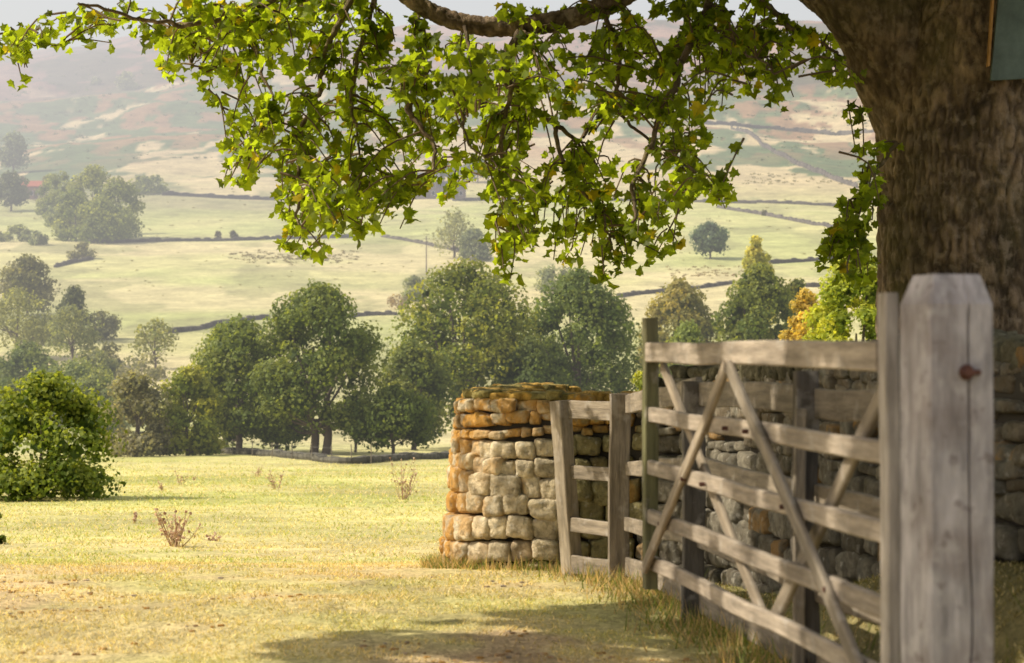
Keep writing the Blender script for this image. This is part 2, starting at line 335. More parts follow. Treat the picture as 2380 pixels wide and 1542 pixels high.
for i,(px,by,top,w,lab,nm,c1,c2,cov,lo,cbv) in enumerate([
 (62,735,590,155,'round brownish dark tree at the left edge','broadleaf_tree',(.10,.11,.045),(.19,.18,.07),6,30,.02),
 (40,835,666,185,'airy pale tree with visible limbs at the left edge','broadleaf_tree',(.16,.18,.08),(.27,.28,.12),4,44,.10),
 (168,855,705,155,'thin crowned tree with open limbs left of the valley','broadleaf_tree',(.13,.16,.07),(.22,.23,.11),3.6,38,.13),
 (172,795,662,110,'dark conical tree behind the thin crowned tree','conifer_tree',(.07,.09,.045),(.13,.14,.06),5,24,.02),
 (360,858,738,125,'small open tree with forked trunk on the pale slope','broadleaf_tree',(.14,.17,.06),(.27,.27,.10),3.2,28,.22),
 (240,790,722,95,'hazy bush behind the thin crowned tree','bush',(.14,.15,.09),(.22,.22,.12),5,14,.0),
 (55,940,790,195,'full green tree low at the left edge','broadleaf_tree',(.09,.13,.045),(.18,.21,.07),6,38,.02),
 (160,985,838,265,'wide blue green thicket tree above the field bush','broadleaf_tree',(.12,.16,.06),(.21,.24,.10),6.5,48,.0),
 (228,1005,864,150,'pale green rounded tree beside the grey willow bush','broadleaf_tree',(.14,.18,.07),(.24,.26,.11),6,28,.0),
 (262,862,788,65,'narrow dark bush beside a pale slope','bush',(.10,.11,.06),(.17,.17,.09),4,10,.0),
 (330,880,820,135,'low grey scrub bush at the foot of the forked tree','bush',(.16,.17,.09),(.25,.24,.15),4,16,.0),
 (20,1010,878,150,'green tree behind the field bush at the frame edge','broadleaf_tree',(.09,.13,.035),(.17,.2,.06),6,24,.0),
 (400,1040,925,130,'low yellow green bush under the young tree','bush',(.12,.16,.035),(.27,.27,.06),5,16,.0),
 (100,800,730,125,'low rounded hazy bush between the airy tree and the conical tree','bush',(.13,.15,.08),(.2,.21,.11),5,16,.0),
 (310,975,872,140,'hazy green bush behind the grey willow bush','bush',(.14,.17,.07),(.22,.24,.10),5,18,.0),
 (225,880,812,120,'low olive thicket beneath the thin crowned tree','bush',(.12,.15,.06),(.21,.22,.09),5,16,.0)]):
    tree(px,by,top,w,lab,nm,D=None,col=c1,col2=c2,cov=cov,lobes=lo,cb=cbv,group=GL,leafpx=6.6,cat='bush' if nm=='bush' else 'tree',peak=.5 if nm=='conifer_tree' else 1)
GC='copse of trees on the left hillside'
for (px,by,top,w,lab) in [(150,530,398,125,'leftmost tall tree of the hillside copse'),(215,545,385,145,'tallest middle tree of the hillside copse'),(275,556,415,130,'right dark tree of the hillside copse'),(175,560,440,120,'front left tree of the hillside copse'),(240,565,460,165,'front low tree of the hillside copse'),(118,505,405,80,'thin outer tree on the left of the hillside copse'),(345,450,406,95,'small tree joined to the upper right of the hillside copse')]:
    tree(px,by,top,w,lab,'broadleaf_tree',col=(.10,.135,.05),col2=(.24,.26,.08),cov=6,lobes=30,cb=.0,group=GC,leafpx=6)
GH='lone trees and bushes scattered on the far hillside'
for (px,by,top,w,lab,nm,c1,cov) in [
 (1650,602,512,102,'round dark lone tree in the right pale field','broadleaf_tree',(.07,.10,.06),7),
 (1055,600,482,115,'bare looking open tree with pale limbs on the hillside','broadleaf_tree',(.17,.18,.09),2.2),
 (1102,606,532,100,'dense grey green bush beside the open limbed hillside tree','bush',(.11,.13,.075),6),
 (25,492,396,95,'dark tree next to the red roofed house','broadleaf_tree',(.07,.085,.05),6),
 (30,402,305,90,'hazy tree above the red roofed house','broadleaf_tree',(.10,.12,.08),6),
 (507,556,538,18,'tiny bush left of the wall side pair','bush',(.09,.08,.05),5),
 (543,556,536,26,'tiny dark bush right of the wall side pair','bush',(.07,.07,.04),5),
 (1776,502,487,16,'tiny dark bush in the upper right field','bush',(.07,.07,.05),5),
 (190,602,562,75,'brownish scrub bush below the copse','bush',(.14,.14,.07),5),
 (30,562,522,120,'long low bush at the left edge below the copse','bush',(.14,.16,.08),5),
 (88,570,538,55,'low bush just left of the copse foot','bush',(.12,.14,.07),5),
 (925,720,685,60,'reddish scrub bush on the slope between the big trees','bush',(.19,.15,.10),4),
 (1295,680,615,120,'hazy bush behind the even green tree','bush',(.14,.16,.09),5),
 (965,700,640,75,'hazy bush on the slope left of the tallest tree','bush',(.15,.17,.09),5),
 (1030,425,372,100,'hazy dark tree behind the farmhouse','broadleaf_tree',(.06,.08,.06),6),
 (1110,425,365,90,'hazy dark tree to the right behind the farmhouse','broadleaf_tree',(.06,.08,.06),6),
 (295,208,165,60,'pale bush high on the left moor slope','bush',(.13,.15,.09),5),
 (222,197,178,25,'little bush high on the left moor slope','bush',(.13,.15,.09),5)]:
    tree(px,by,top,w,lab,nm,col=c1,col2=tuple(1.7*v for v in c1),cov=cov,lobes=18,cb=.0 if nm=='bush' else .05,group=GH,leafpx=5.5,cat='bush' if nm=='bush' else 'tree')
# scrub stuff
g=Geo()
def scrub(px,py,w,c):
    b=hit(px,py); s=w/FP*b[1]; n=14
    C=b+rng.normal(size=(n,3))*np.array([.4,.4,.12])*s+[0,0,.2*s]
    leaves(g,C,rng.normal(size=(n,3)),np.full(n,s*.45),np.tile(c,(n,1))*(.7+.6*rng.random((n,1))))
for k in range(120): scrub(530+300*rng.random(),600+14*rng.normal()*.5,8,(.14,.12,.06))
for k in range(260): scrub(2000*rng.random(),430+260*rng.random(),3+4*rng.random(),(.17,.16,.07))
for k in range(1100):
    px=2050*rng.random(); scrub(px,100+290*rng.random(),3+8*rng.random()**2,(.08,.105,.05))
for k in range(60): scrub(1550+200*rng.random(),620+25*rng.random(),7,(.18,.14,.08))
for k in range(60): scrub(1720+260*rng.random(),405+25*rng.random(),7,(.16,.15,.08))
tag(g.build('scrub',m_fol),'rush tufts and low scrub dotted over the far hillside','scrub',kind='stuff')
# ---------------------------------------------------------------- field walls
def fwall(pts,label,h=1.2,seg=None,c=(.10,.09,.075)):
    h*=.8
    W=np.array([hit(*p) for p in pts]); W=spline(W,8*len(W)); D=W[:,1].mean()
    seg=seg or max(.5,D/420.)
    ln=np.concatenate([[0],np.cumsum(np.linalg.norm(np.diff(W[:,:2],axis=0),axis=1))]); n=max(4,int(ln[-1]/seg))
    s=np.linspace(0,ln[-1],n); X=np.interp(s,ln,W[:,0]);Y=np.interp(s,ln,W[:,1]); g=Geo()
    T=np.stack([np.gradient(X),np.gradient(Y)],1); T/=np.linalg.norm(T,axis=1)[:,None]
    Z=terrain(X,Y)
    for k in range(n):
        hh=h*(.65+.5*rng.random()); v=SL_V*np.array([seg*.85,.35,hh/2]); t=T[k]
        V=np.stack([v[:,0]*t[0]-v[:,1]*t[1],v[:,0]*t[1]+v[:,1]*t[0],v[:,2]],1)+[X[k],Y[k],Z[k]+hh*.38]
        g.add(V,SL_F,np.array(c)*(.7+.6*rng.random()))
    return tag(g.build('stone_boundary',m_fwall),label,'stone wall','dry stone field walls on the hillside')
fwall([(385,455),(520,462),(700,467)],'dark field wall running right from the hillside copse',2.2)
fwall([(1060,468),(1300,466),(1500,468),(1750,474)],'field wall passing below the farmhouse to the right',1.6)
fwall([(1765,472),(1880,477),(1995,484)],'short level field wall ending at the big trunk',1.6)
fwall([(215,566),(400,562),(560,560),(690,556),(830,553)],'long field wall below the copse',1.4)
fwall([(890,552),(1000,572),(1130,602)],'sloping field wall near the open limbed hillside tree',1.2)
fwall([(130,622),(165,613),(212,605)],'short field wall below the brownish scrub bush',1.2)
fwall([(395,775),(470,765),(540,750),(620,742)],'curved field wall behind the left valley trees',1.1)
fwall([(780,742),(850,735),(915,733)],'field wall glimpsed between the two biggest trees',1.0)
fwall([(1640,290),(1760,300),(1900,312),(2045,308)],'high moor boundary wall at the upper right',3.2)
fwall([(1700,300),(1790,350),(1880,395),(1990,437)],'diagonal wall climbing the right hillside',2.8,c=(.10,.09,.08))
fwall([(1670,484),(1780,502),(1880,522),(1965,542)],'thin wall descending the right pale field',1.6,c=(.10,.09,.08))
fwall([(1440,692),(1540,680),(1700,660)],'lower field wall behind the olive tree',1.1)
fwall([(1795,614),(1860,610),(1930,604)],'short field wall right of the yellow treetop',1.3)
fwall([(1880,668),(1940,668),(2010,672)],'short dark field wall beside the big trunk',1.2)
EX=[270,400,560,700,840,1040]; EY=[1047,1050,1056,1068,1078,1064]
fwall(list(zip(EX,EY)),'low tumbled stone wall along the bottom of the near field',.55,.35,(.085,.08,.06))
t0=hit(480,1056); fe=thing('post_fence','thin post fence along the low wall under the valley trees','fence',t0)
for px in range(310,900,46):
    b=hit(px,np.interp(px,EX,EY)+2); gg=Geo(); tube(gg,[b+[0,0,-.2],b+[.02,0,.5],b+[0,0,.85+.15*rng.random()]],.028,6,(.20,.17,.13)); gg.build('post',m_fwall,fe)
gg=Geo()
for hh in (.4,.75):
    pp=[hit(px,np.interp(px,EX,EY)+2)+[0,0,hh] for px in range(310,900,46)]
    tube(gg,pp,.006,4,(.2,.19,.17))
gg.build('wire',m_fwall,fe)
b=hit(991,640); gg=Geo(); tube(gg,[b+[0,0,-.3],b+[0,0,4],b+[0,0,8]],[.13,.11,.09],7,(.16,.13,.11)); tube(gg,[b+[-.6,0,7.4],b+[.6,0,7.4]],.05,5,(.16,.13,.11))
tag(gg.build('utility_pole',m_fwall),'thin wooden utility pole on the hillside left of the tallest tree','pole')
# ---------------------------------------------------------------- houses
def box(g,c,s,C=(1,1,1)):
    v=np.array([(x,y,z) for x in(-.5,.5) for y in(-.5,.5) for z in(-.5,.5)])*np.array(s)+np.array(c)
    g.add(v,np.array([(0,1,3,2),(4,6,7,5),(0,4,5,1),(2,3,7,6),(0,2,6,4),(1,5,7,3)]),C)
def house(px,py,W,H,Dp,wc,rc,label,ext=None):
    b=hit(px,py); t=thing('stone_house',label,'house',b)
    def unitb(x0,w,h,rh,nw):
        g=Geo(); c=b+[x0,0,0]
        v=np.array([(-w/2,-Dp/2,-1),(w/2,-Dp/2,-1),(w/2,Dp/2,-1),(-w/2,Dp/2,-1),(-w/2,-Dp/2,h),(w/2,-Dp/2,h),(w/2,Dp/2,h),(-w/2,Dp/2,h),(-w/2,0,h+rh),(w/2,0,h+rh)])+c
        g.add(v,[np.array([(0,1,5,4),(2,3,7,6)]),np.array([(1,2,6,9,5),(3,0,4,8,7)])],wc); g.build('wall',m_house,t)
        g=Geo(); o=.4; e=.25
        for sgn in (-1,1):
            a=np.array([(-w/2-o,sgn*(Dp/2+o),h-o*rh/(Dp/2)+.15),(w/2+o,sgn*(Dp/2+o),h-o*rh/(Dp/2)+.15),(w/2+o,0,h+rh+.15),(-w/2-o,0,h+rh+.15)])+c
            q=np.vstack([a,a+[0,0,e]]); g.add(q,np.array([(0,1,2,3),(4,5,6,7),(0,1,5,4),(0,3,7,4),(1,2,6,5)]),rc)
        rf=g.build('roof',m_roof,t)
        for s_ in (-1,1):
            g=Geo(); box(g,c+[s_*(w/2-.5),0,h+rh+.7],(.9,.9,1.6),wc); box(g,c+[s_*(w/2-.5),0,h+rh+1.65],(.4,.4,.5),rc); g.build('chimney',m_house,rf)
        for r in range(2 if h>4 else 1):
            for k in range(nw):
                x=-w/2+(k+.5)*w/nw; g=Geo(); box(g,c+[x,-Dp/2-.03,1.5+r*2.6],(1.15,.1,1.5),(.6,.6,.58)); wd=g.build('window',m_house,t)
                g=Geo(); box(g,c+[x,-Dp/2-.09,1.5+r*2.6],(.95,.06,1.3)); g.build('pane',m_glass,wd)
        g=Geo(); box(g,c+[w/2-w/nw,-Dp/2-.04,1.0],(1,.1,2.1),(.15,.12,.1)); g.build('door',m_house,t)
    unitb(0,W,H,H*.5,3)
    if ext: unitb(W/2+ext[0]/2+.05,ext[0],ext[1],ext[1]*.5,3)
    return t
house(985,462,10,5.6,7,(.22,.18,.15),(.12,.12,.14),'grey farmhouse with chimneys half hidden behind the hanging leaves',(9,3.6))
house(78,462,8,3.6,6,(.25,.17,.13),(.33,.11,.07),'small red roofed house at the left hillside edge')
# ---------------------------------------------------------------- near dry stone wall
wp=spline([(.1,17.4),(-.25,16.9),(-.46,16.4),(-.54,15.95),(-.45,15.5),(-.2,15.22),(.1,15.13),(.45,15.1),(.95,15.1),(1.27,14.6),(1.36,13.6),(1.62,12),(1.95,10.2),(2.3,8.4),(2.6,6.5),(2.9,4.6)],400)
wl=np.concatenate([[0],np.cumsum(np.linalg.norm(np.diff(wp,axis=0),axis=1))]); WL=wl[-1]
def wpos(s): return np.array([np.interp(s,wl,wp[:,0]),np.interp(s,wl,wp[:,1])])
def wtan(s): a=wpos(min(s+.03,WL))-wpos(max(s-.03,0)); return a/np.linalg.norm(a)
s_lit=wl[np.argmin(np.hypot(wp[:,0]-.95,wp[:,1]-15.1))]
def wtop(s): return np.interp(s,[0,s_lit-.1,s_lit+.3,s_lit+2,WL],[1.15,1.12,1.26,1.34,1.60])
T=np.gradient(wp,axis=0); T/=np.linalg.norm(T,axis=1)[:,None]; Nn=np.stack([T[:,1],-T[:,0]],1)
w0=thing('dry_stone_wall','curved dry stone wall end with orange lichen continuing in shade behind the gate','wall',(0.3,15.4,-.2))
g=Geo(); z=-.3; ci=0
while z<1.7:
    h=(.155+.03*rng.random()) if z<.45 else (.125+.025*rng.random()) if z<.75 else (.065+.04*rng.random())
    s=rng.random()*.1
    while s<WL:
        w=(.13+.13*rng.random()) if z<.45 else (.11+.10*rng.random()) if z<.75 else (.08+.13*rng.random())
        if s>s_lit: w*=1.5
        sm=min(s+w/2,WL); x,y=wpos(sm); tg=wtan(sm); nn=np.array([tg[1],-tg[0]])
        tz=float(wtop(sm)); zz=z+.03*math.sin(sm*2.1+ci)+.010*rng.normal(); gz=float(terrain(x+nn[0]*.1,y+nn[1]*.1))
        if zz+h<gz-.12 or zz+h*.5>tz: s+=w; continue
        hh=h*(.92+.16*rng.random()); dp=.28
        sc=np.array([w*.5,dp/2,hh*.5]); v=ST_V*sc*1.03
        v[:,0]*=1+.3*rng.normal()*v[:,2]/hh*.6; v[:,2]*=1+.4*rng.normal()*v[:,0]/w*.6
        o=rng.random(3)*50
        d=fbm(v[:,0]*9+o[0],v[:,1]*9+o[1],v[:,2]*9+o[2],3,1)-.5; d2=fbm(v[:,0]*38+o[0],v[:,1]*38+o[1],v[:,2]*38+o[2],3,1)-.5
        v=v*(1+.24*d[:,None]+.18*d2[:,None]); v[:,2]+=v[:,0]*rng.normal()*.07
        off=-.125-.09*max(0,zz+.2)+.018*rng.normal()
        V=np.stack([x+v[:,0]*tg[0]+(v[:,1]+off)*nn[0], y+v[:,0]*tg[1]+(v[:,1]+off)*nn[1], zz+h/2+v[:,2]],1)
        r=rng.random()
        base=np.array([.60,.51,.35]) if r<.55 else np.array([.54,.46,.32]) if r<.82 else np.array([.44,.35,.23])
        if sm>s_lit: base=np.array([.21,.195,.155])*(1 if r<.7 else .65)  # shade behind the gate painted in as a darker stone colour
        elif x>.36: base=base*np.array([.5,.52,.38])  # mossy return stretch, its shade also put into the base colour
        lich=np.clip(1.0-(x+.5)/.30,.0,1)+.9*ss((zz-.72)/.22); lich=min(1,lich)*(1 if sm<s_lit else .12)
        if rng.random()<.12: lich=min(1,lich+.5)
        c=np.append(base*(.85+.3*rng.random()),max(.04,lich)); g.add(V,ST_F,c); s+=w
    z+=h; ci+=1
g.build('stonework',m_stone,w0,smooth=True)
g=Geo(); n=len(wp)
a=wp-Nn*.15; b2=wp-Nn*.50; tz=np.array([wtop(s) for s in wl])-.05
A=np.vstack([np.c_[a,np.full(n,-.6)],np.c_[a,tz],np.c_[b2,tz],np.c_[b2,np.full(n,-.6)]])
i=np.arange(n-1)
g.add(A,np.vstack([np.stack([i+q*n,i+1+q*n,i+1+(q+1)*n,i+(q+1)*n],-1) for q in range(3)]))
g.build('core',m_dark,w0)
g=Geo(); s=0.
while s<WL:
    w=.07+.10*rng.random(); sm=min(s+w/2,WL); x,y=wpos(sm); tg=wtan(sm); k=np.argmin(abs(wl-sm)); nn=Nn[k]
    for row in (0,1,2):
        hh=(.03+.03*rng.random()) if sm<s_lit else (.09+.09*rng.random())
        v=ST_V*np.array([w*.62,.10,hh/2+.010]); o=rng.random(3)*40
        v=v*(1+.9*(fbm(v[:,0]*14+o[0],v[:,1]*14+o[1],v[:,2]*14+o[2],3,2)-.5)[:,None])
        off=-.235-.15*row+.02*rng.normal()
        V=np.stack([x+v[:,0]*tg[0]+(v[:,1]+off)*nn[0],y+v[:,0]*tg[1]+(v[:,1]+off)*nn[1],float(wtop(sm))+hh*.1+v[:,2]],1)
        V[:,2]+=.03*rng.random()
        c=np.array([.24,.20,.07]) if rng.random()<.5 else np.array([.46,.29,.07])
        if sm>s_lit: c=np.array([.15,.135,.085])*(.7+.6*rng.random())  # coping past the lit end takes a darker, shaded colour
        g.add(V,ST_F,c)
    s+=w*.95
g.build('mossy_coping',m_moss,w0,smooth=True)
# ---------------------------------------------------------------- wood parts
def beam(name,p0,p1,w,t,parent,side,col=(.30,.235,.165),mat=None,seg=14,bend=.006,bv=.006):
    p0=np.array(p0,float);p1=np.array(p1,float); L=np.linalg.norm(p1-p0); X=(p1-p0)/L
    sd=np.array(side,float); sd=sd-X*np.dot(sd,X); sd/=np.linalg.norm(sd); Zx=np.cross(X,sd)
    ring=[]
    for (a,b_) in ((-1,-1),(1,-1),(1,1),(-1,1)):
        A=np.array([a*t/2,b_*w/2])
        if a*b_>0: ring+= [A-[a*bv,0],A-[0,b_*bv]]
        else: ring+= [A-[0,b_*bv], A-[a*bv,0]]
    ring=np.array(ring); ang=np.arctan2(ring[:,1]/w,ring[:,0]/t); ring=ring[np.argsort(ang)]
    xs=np.linspace(-L/2,L/2,seg); sdn=rng.random()*99
    V=[]
    for x in xs:
        o1=(vn(x*1.7+sdn,0*x)-.5)*bend*2; o2=(vn(x*1.7+sdn,0*x+7)-.5)*bend*2; k=1+.10*(vn(x*4+sdn,0*x+3)-.5)
        V.append(np.c_[np.full(8,x),ring[:,0]*k+o1,ring[:,1]*k+o2])
    V=np.concatenate(V); i=np.arange(seg-1)[:,None]*8; j=np.arange(8)[None]; kk=(j+1)%8
    F=np.stack([i+j,i+kk,i+8+kk,i+8+j],-1).reshape(-1,4)
    g=Geo(); c=np.array(col)*(.85+.3*rng.random()); g.add(V,[F,np.arange(8)[None,::-1],(np.arange(8)+(seg-1)*8)[None]],c)
    o=g.build(name,mat or m_wood)
    m=Matrix(((X[0],sd[0],Zx[0]),(X[1],sd[1],Zx[1]),(X[2],sd[2],Zx[2])))
    o.rotation_euler=m.to_euler(); o.parent=parent; o.location=Vector((p0+p1)/2)-absloc(parent)
    return o
Hn=np.array([1.115,5.88]); Fr=np.array([.635,9.2]); gd=(Fr-Hn)/np.linalg.norm(Fr-Hn); gn=np.array([-gd[1],gd[0]])
if gn[0]>0: gn=-gn
S3=np.array([gn[0],gn[1],0])
def G(t,z,off=0): p=Fr+(Hn-Fr)*t; return np.array([p[0]+gn[0]*off,p[1]+gn[1]*off,z])
gate=thing('field_gate','weathered grey wooden five bar field gate with crossed braces standing open','gate',(Hn[0],Hn[1],.1))
beam('latch_stile',G(0,.40),G(0,1.65),.075,.062,gate,S3,(.15,.145,.07))
beam('hinge_stile',G(1,.35),G(1,1.67),.07,.042,gate,S3,(.36,.32,.28))
for zr,w in ((1.487,.090),(1.2,.068),(.96,.066),(.735,.066),(.525,.066)):
    beam('rail',G(.008,zr),G(.99,zr),w,.030 if zr<1.4 else .055,gate,S3,(.34,.285,.225))
beam('brace',G(.455,1.44,.030),G(.02,.50,.030),.058,.024,gate,S3,(.29,.24,.18))
beam('brace',G(.475,1.44,.032),G(.985,.46,.032),.060,.024,gate,S3,(.27,.23,.18))
beam('brace',G(.035,1.43,-.032),G(.565,.50,-.032),.058,.024,gate,S3,(.28,.23,.17))
beam('brace',G(.97,1.40,-.032),G(.59,.50,-.032),.066,.024,gate,S3,(.24,.2,.15))
for t,zz in ((.46,1.2),(.25,.96),(.70,.96),(.85,.735),(.35,.96),(.12,.735),(.55,1.2),(.93,.525)):
    g=Geo(); c=G(t,zz,.045); tube(g,[c-S3*.02,c,c+S3*.003],.009,8); g.build('bolt',m_rust,gate,smooth=False)
# gate post
gpc=np.array([1.21,5.55]); gp=thing('gate_post','thick square pale grey wooden gate post with chamfered top and rusty bolt','gate post',(gpc[0],gpc[1],0))
s=.097; ch=.007
def gring(sz,gro):
    a=sz; c=min(ch,sz*.2)
    return [(-a+c,-a),(.28*a-.005,-a+0),(.28*a,-a+gro),(.28*a+.004,-a),(a-c,-a),(a,-a+c),(a,a-c),(a-c,a),(-a+c,a),(-a,a-c),(-a,-a+c)]
zs=list(np.linspace(-.3,1.628,90))+[1.706,1.710]; rr=[s]*90+[s*.74,s*.72]
V=[]
for zz,r in zip(zs,rr):
    q=np.array(gring(r,.022 if 0<zz<1.62 else .004)); k=1+.02*(vn(zz*3,0.)-.5)
    q[:,0]+=.003*(vn(q[:,0]*9+5,zz*7+q[:,0]*0)-.5); q[1:4,0]+=.022*(float(vn(zz*4,3.))-.5)
    V.append(np.c_[q*k+[.002*math.sin(zz*2),0],np.full(len(q),zz)])
m_=len(V[0]); V=np.concatenate(V); i=np.arange(len(zs)-1)[:,None]*m_; j=np.arange(m_)[None]; kk=(j+1)%m_
an=math.radians(14); R2=np.array([[math.cos(an),-math.sin(an)],[math.sin(an),math.cos(an)]])
V[:,:2]=V[:,:2]@R2.T+gpc
g=Geo(); g.add(V,[np.stack([i+j,i+kk,i+m_+kk,i+m_+j],-1).reshape(-1,4),(np.arange(m_)+(len(zs)-1)*m_)[None]],(.40,.375,.385)); g.build('timber',m_gpost,gp)
fn=R2@np.array([0,-1.]); tn=R2@np.array([1.,0])
g=Geo(); c=np.array([*(gpc+fn*s+tn*.012),1.44]); F3=np.array([*fn,0]); T3=np.array([*tn,0])
tube(g,[c,c+F3*.006],.022,12); tube(g,[c+F3*.004,c+F3*.02],.013,6); tube(g,[c+F3*.012-T3*.02,c+F3*.014+T3*.035],.008,6)
g.build('rusty_bolt',m_rust,gp)
# fence
fp=[(.395,14.25,1.14,-.3,.12),(.745,13.75,1.2,-.3,.16),(.995,11.0,1.33,-.2,.13),(1.285,8.7,1.41,-.2,.11),(1.56,6.95,1.43,-.2,.11)]
fe=thing('rail_fence','weathered post and rail fence between the stone wall and the open gate','fence',(.745,13.75,0))
for k,(x,y,zt,zb,w) in enumerate(fp):
    lean=(-.05,0) if k==0 else (.0,0)
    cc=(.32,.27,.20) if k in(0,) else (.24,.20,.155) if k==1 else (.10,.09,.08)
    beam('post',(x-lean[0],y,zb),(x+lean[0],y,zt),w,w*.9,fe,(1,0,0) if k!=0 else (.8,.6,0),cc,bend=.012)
for k in range(4):
    a=np.array(fp[k]);b_=np.array(fp[k+1]); d=b_[:2]-a[:2]; nrm=np.array([-d[1],d[0],0]); nrm/=np.linalg.norm(nrm)
    if nrm[0]>0: nrm=-nrm
    za=[1.08,.64,.26,-.02] if k==0 else [1.27,.86,.46,.12]
    zb_=za if k==0 else [1.28,.87,.47,.14]
    if k==1: za=[1.12,.68,.30,.02]
    for q in range(4):
        o=-.035 if k else .0
        beam('rail',(*(a[:2]+nrm[:2]*o),za[q]),(*(b_[:2]+nrm[:2]*o),zb_[q]),.13 if q in(0,3) else .10,.035,fe,nrm,(.25,.21,.16),bend=.01)
beam('rail',(1.245,8.62,.1),(1.245,8.6,1.25),.05,.05,fe,(1,0,0),(.28,.24,.19))
# ---------------------------------------------------------------- big sycamore
TB=np.array([3.80,16.0,-.2]); syc=thing('sycamore_tree','huge sycamore with rough dark trunk and leafy limb hanging over the view','tree',TB)
BC=(.25,.18,.115)
g=Geo(); pts=spline([(3.87,16,-.4),(3.86,16,.6),(3.84,16,1.6),(3.84,16,2.6),(3.84,16,3.4),(3.9,16,4.2),(4.0,16,5.5),(4.1,16.1,7),(4.2,16.2,9)],520)
rad=np.interp(pts[:,2],[-.4,.4,1.2,2,2.8,3.4,4,5,7,9],[1.22,1.0,.93,.89,.87,.88,.88,.72,.55,.35])
tube(g,pts,rad,460,BC,disp=.12,ds=2.0,sd=4,ridge=.028,rs=17)
g.build('trunk',m_bark,syc,smooth=True)
lp=[(3.85,16,2.6),tuple(P(2135,190,16)),tuple(P(2045,30,15.9)),tuple(P(1915,-85,15.8)),tuple(P(1720,-150,15.7)),tuple(P(1560,-100,15.6)),tuple(P(1440,-5,15.5)),tuple(P(1330,42,15.5)),tuple(P(1200,62,15.5)),tuple(P(1080,55,15.5)),tuple(P(980,15,15.5)),tuple(P(880,-50,15.4)),tuple(P(760,-90,15.2))]
lpts=spline(lp,300); g=Geo(); tube(g,lpts,np.interp(np.linspace(0,12,300),[0,1,2,3,4,5,6,8,10,12],[.60,.47,.42,.36,.24,.13,.09,.085,.075,.04]),160,BC,disp=.16,ds=4,sd=8,ridge=.014,rs=20)
g.build('limb',m_bark,syc,smooth=True)
for q in ([(4.0,16,4.9),(5.2,15,6),(7,14,7.5)],[(3.8,16,5.2),(2.3,15,6.2),(0,13,6.8),(-2.5,11,6.8)],[(4,16,5.4),(3.6,18,7),(2.5,20,8)],[(3.7,15.9,5.0),(2.6,12.5,5.6),(1,9.5,5.9),(-1.5,7.5,6.0)],[(4.1,16,6.5),(4.2,13,8),(3.5,10,8.6)]):
    g=Geo(); sp=spline(q,30); tube(g,sp,np.linspace(.26,.05,30),14,(.15,.11,.075),disp=.2,ds=4)
    g.build('limb',m_bark,syc,smooth=True)
BR=[([(975,50),(985,130),(962,200),(950,260),(1000,330),(1005,400)],.040),([(1215,70),(1185,140),(1190,200),(1230,262),(1290,290),(1345,335)],.050),([(1650,-60),(1640,50),(1600,110),(1570,200),(1530,300),(1480,420),(1470,520)],.038),
 ([(800,-80),(680,-20),(560,30),(420,60),(300,45),(180,10)],.03),([(860,-60),(770,80),(740,200),(700,320),(690,460),(690,540)],.028),([(1190,200),(1165,350),(1190,470),(1185,570)],.02),([(1290,290),(1310,400),(1400,500),(1430,590)],.02),
 ([(1750,-110),(1800,40),(1880,90),(1960,140)],.03),([(880,-40),(830,120),(820,260),(840,430)],.022),([(1640,50),(1720,100),(1800,180)],.018),([(2085,330),(2030,400),(1995,500),(1975,590)],.022),([(-160,-40),(-60,40),(40,95),(130,110)],.014),
 ([(560,30),(600,150),(640,260),(590,360)],.016),([(1080,60),(1100,180),(1080,300),(1130,380)],.018),([(1400,20),(1440,130),(1430,260),(1540,350),(1640,420)],.022),([(680,-20),(500,100),(440,150)],.012)]
bpts=[]
def wig(pts,n,amp):
    s=spline(pts,n); o=rng.random()*99
    for a in range(3): s[:,a]+=amp*(fbm(np.linspace(0,n*.18,n)+o,np.full(n,a*9.),o=3)-.5)*ss(np.linspace(0,4,n))
    return s
for k,(pl,r) in enumerate(BR):
    D0=15.4; dd=rng.normal()*.6-(.5 if k<3 else 0); m=len(pl); q=[P(x,y,D0+dd*j/(m-1)) for j,(x,y) in enumerate(pl)]
    g=Geo(); s_=wig(q,14*m,.10); tube(g,s_,np.linspace(r,r*.3,len(s_)),8,(.17,.125,.08),disp=.25,ds=9); bpts.append(s_); g.build('branch',m_bark,syc,smooth=True)
bp=np.concatenate(bpts)
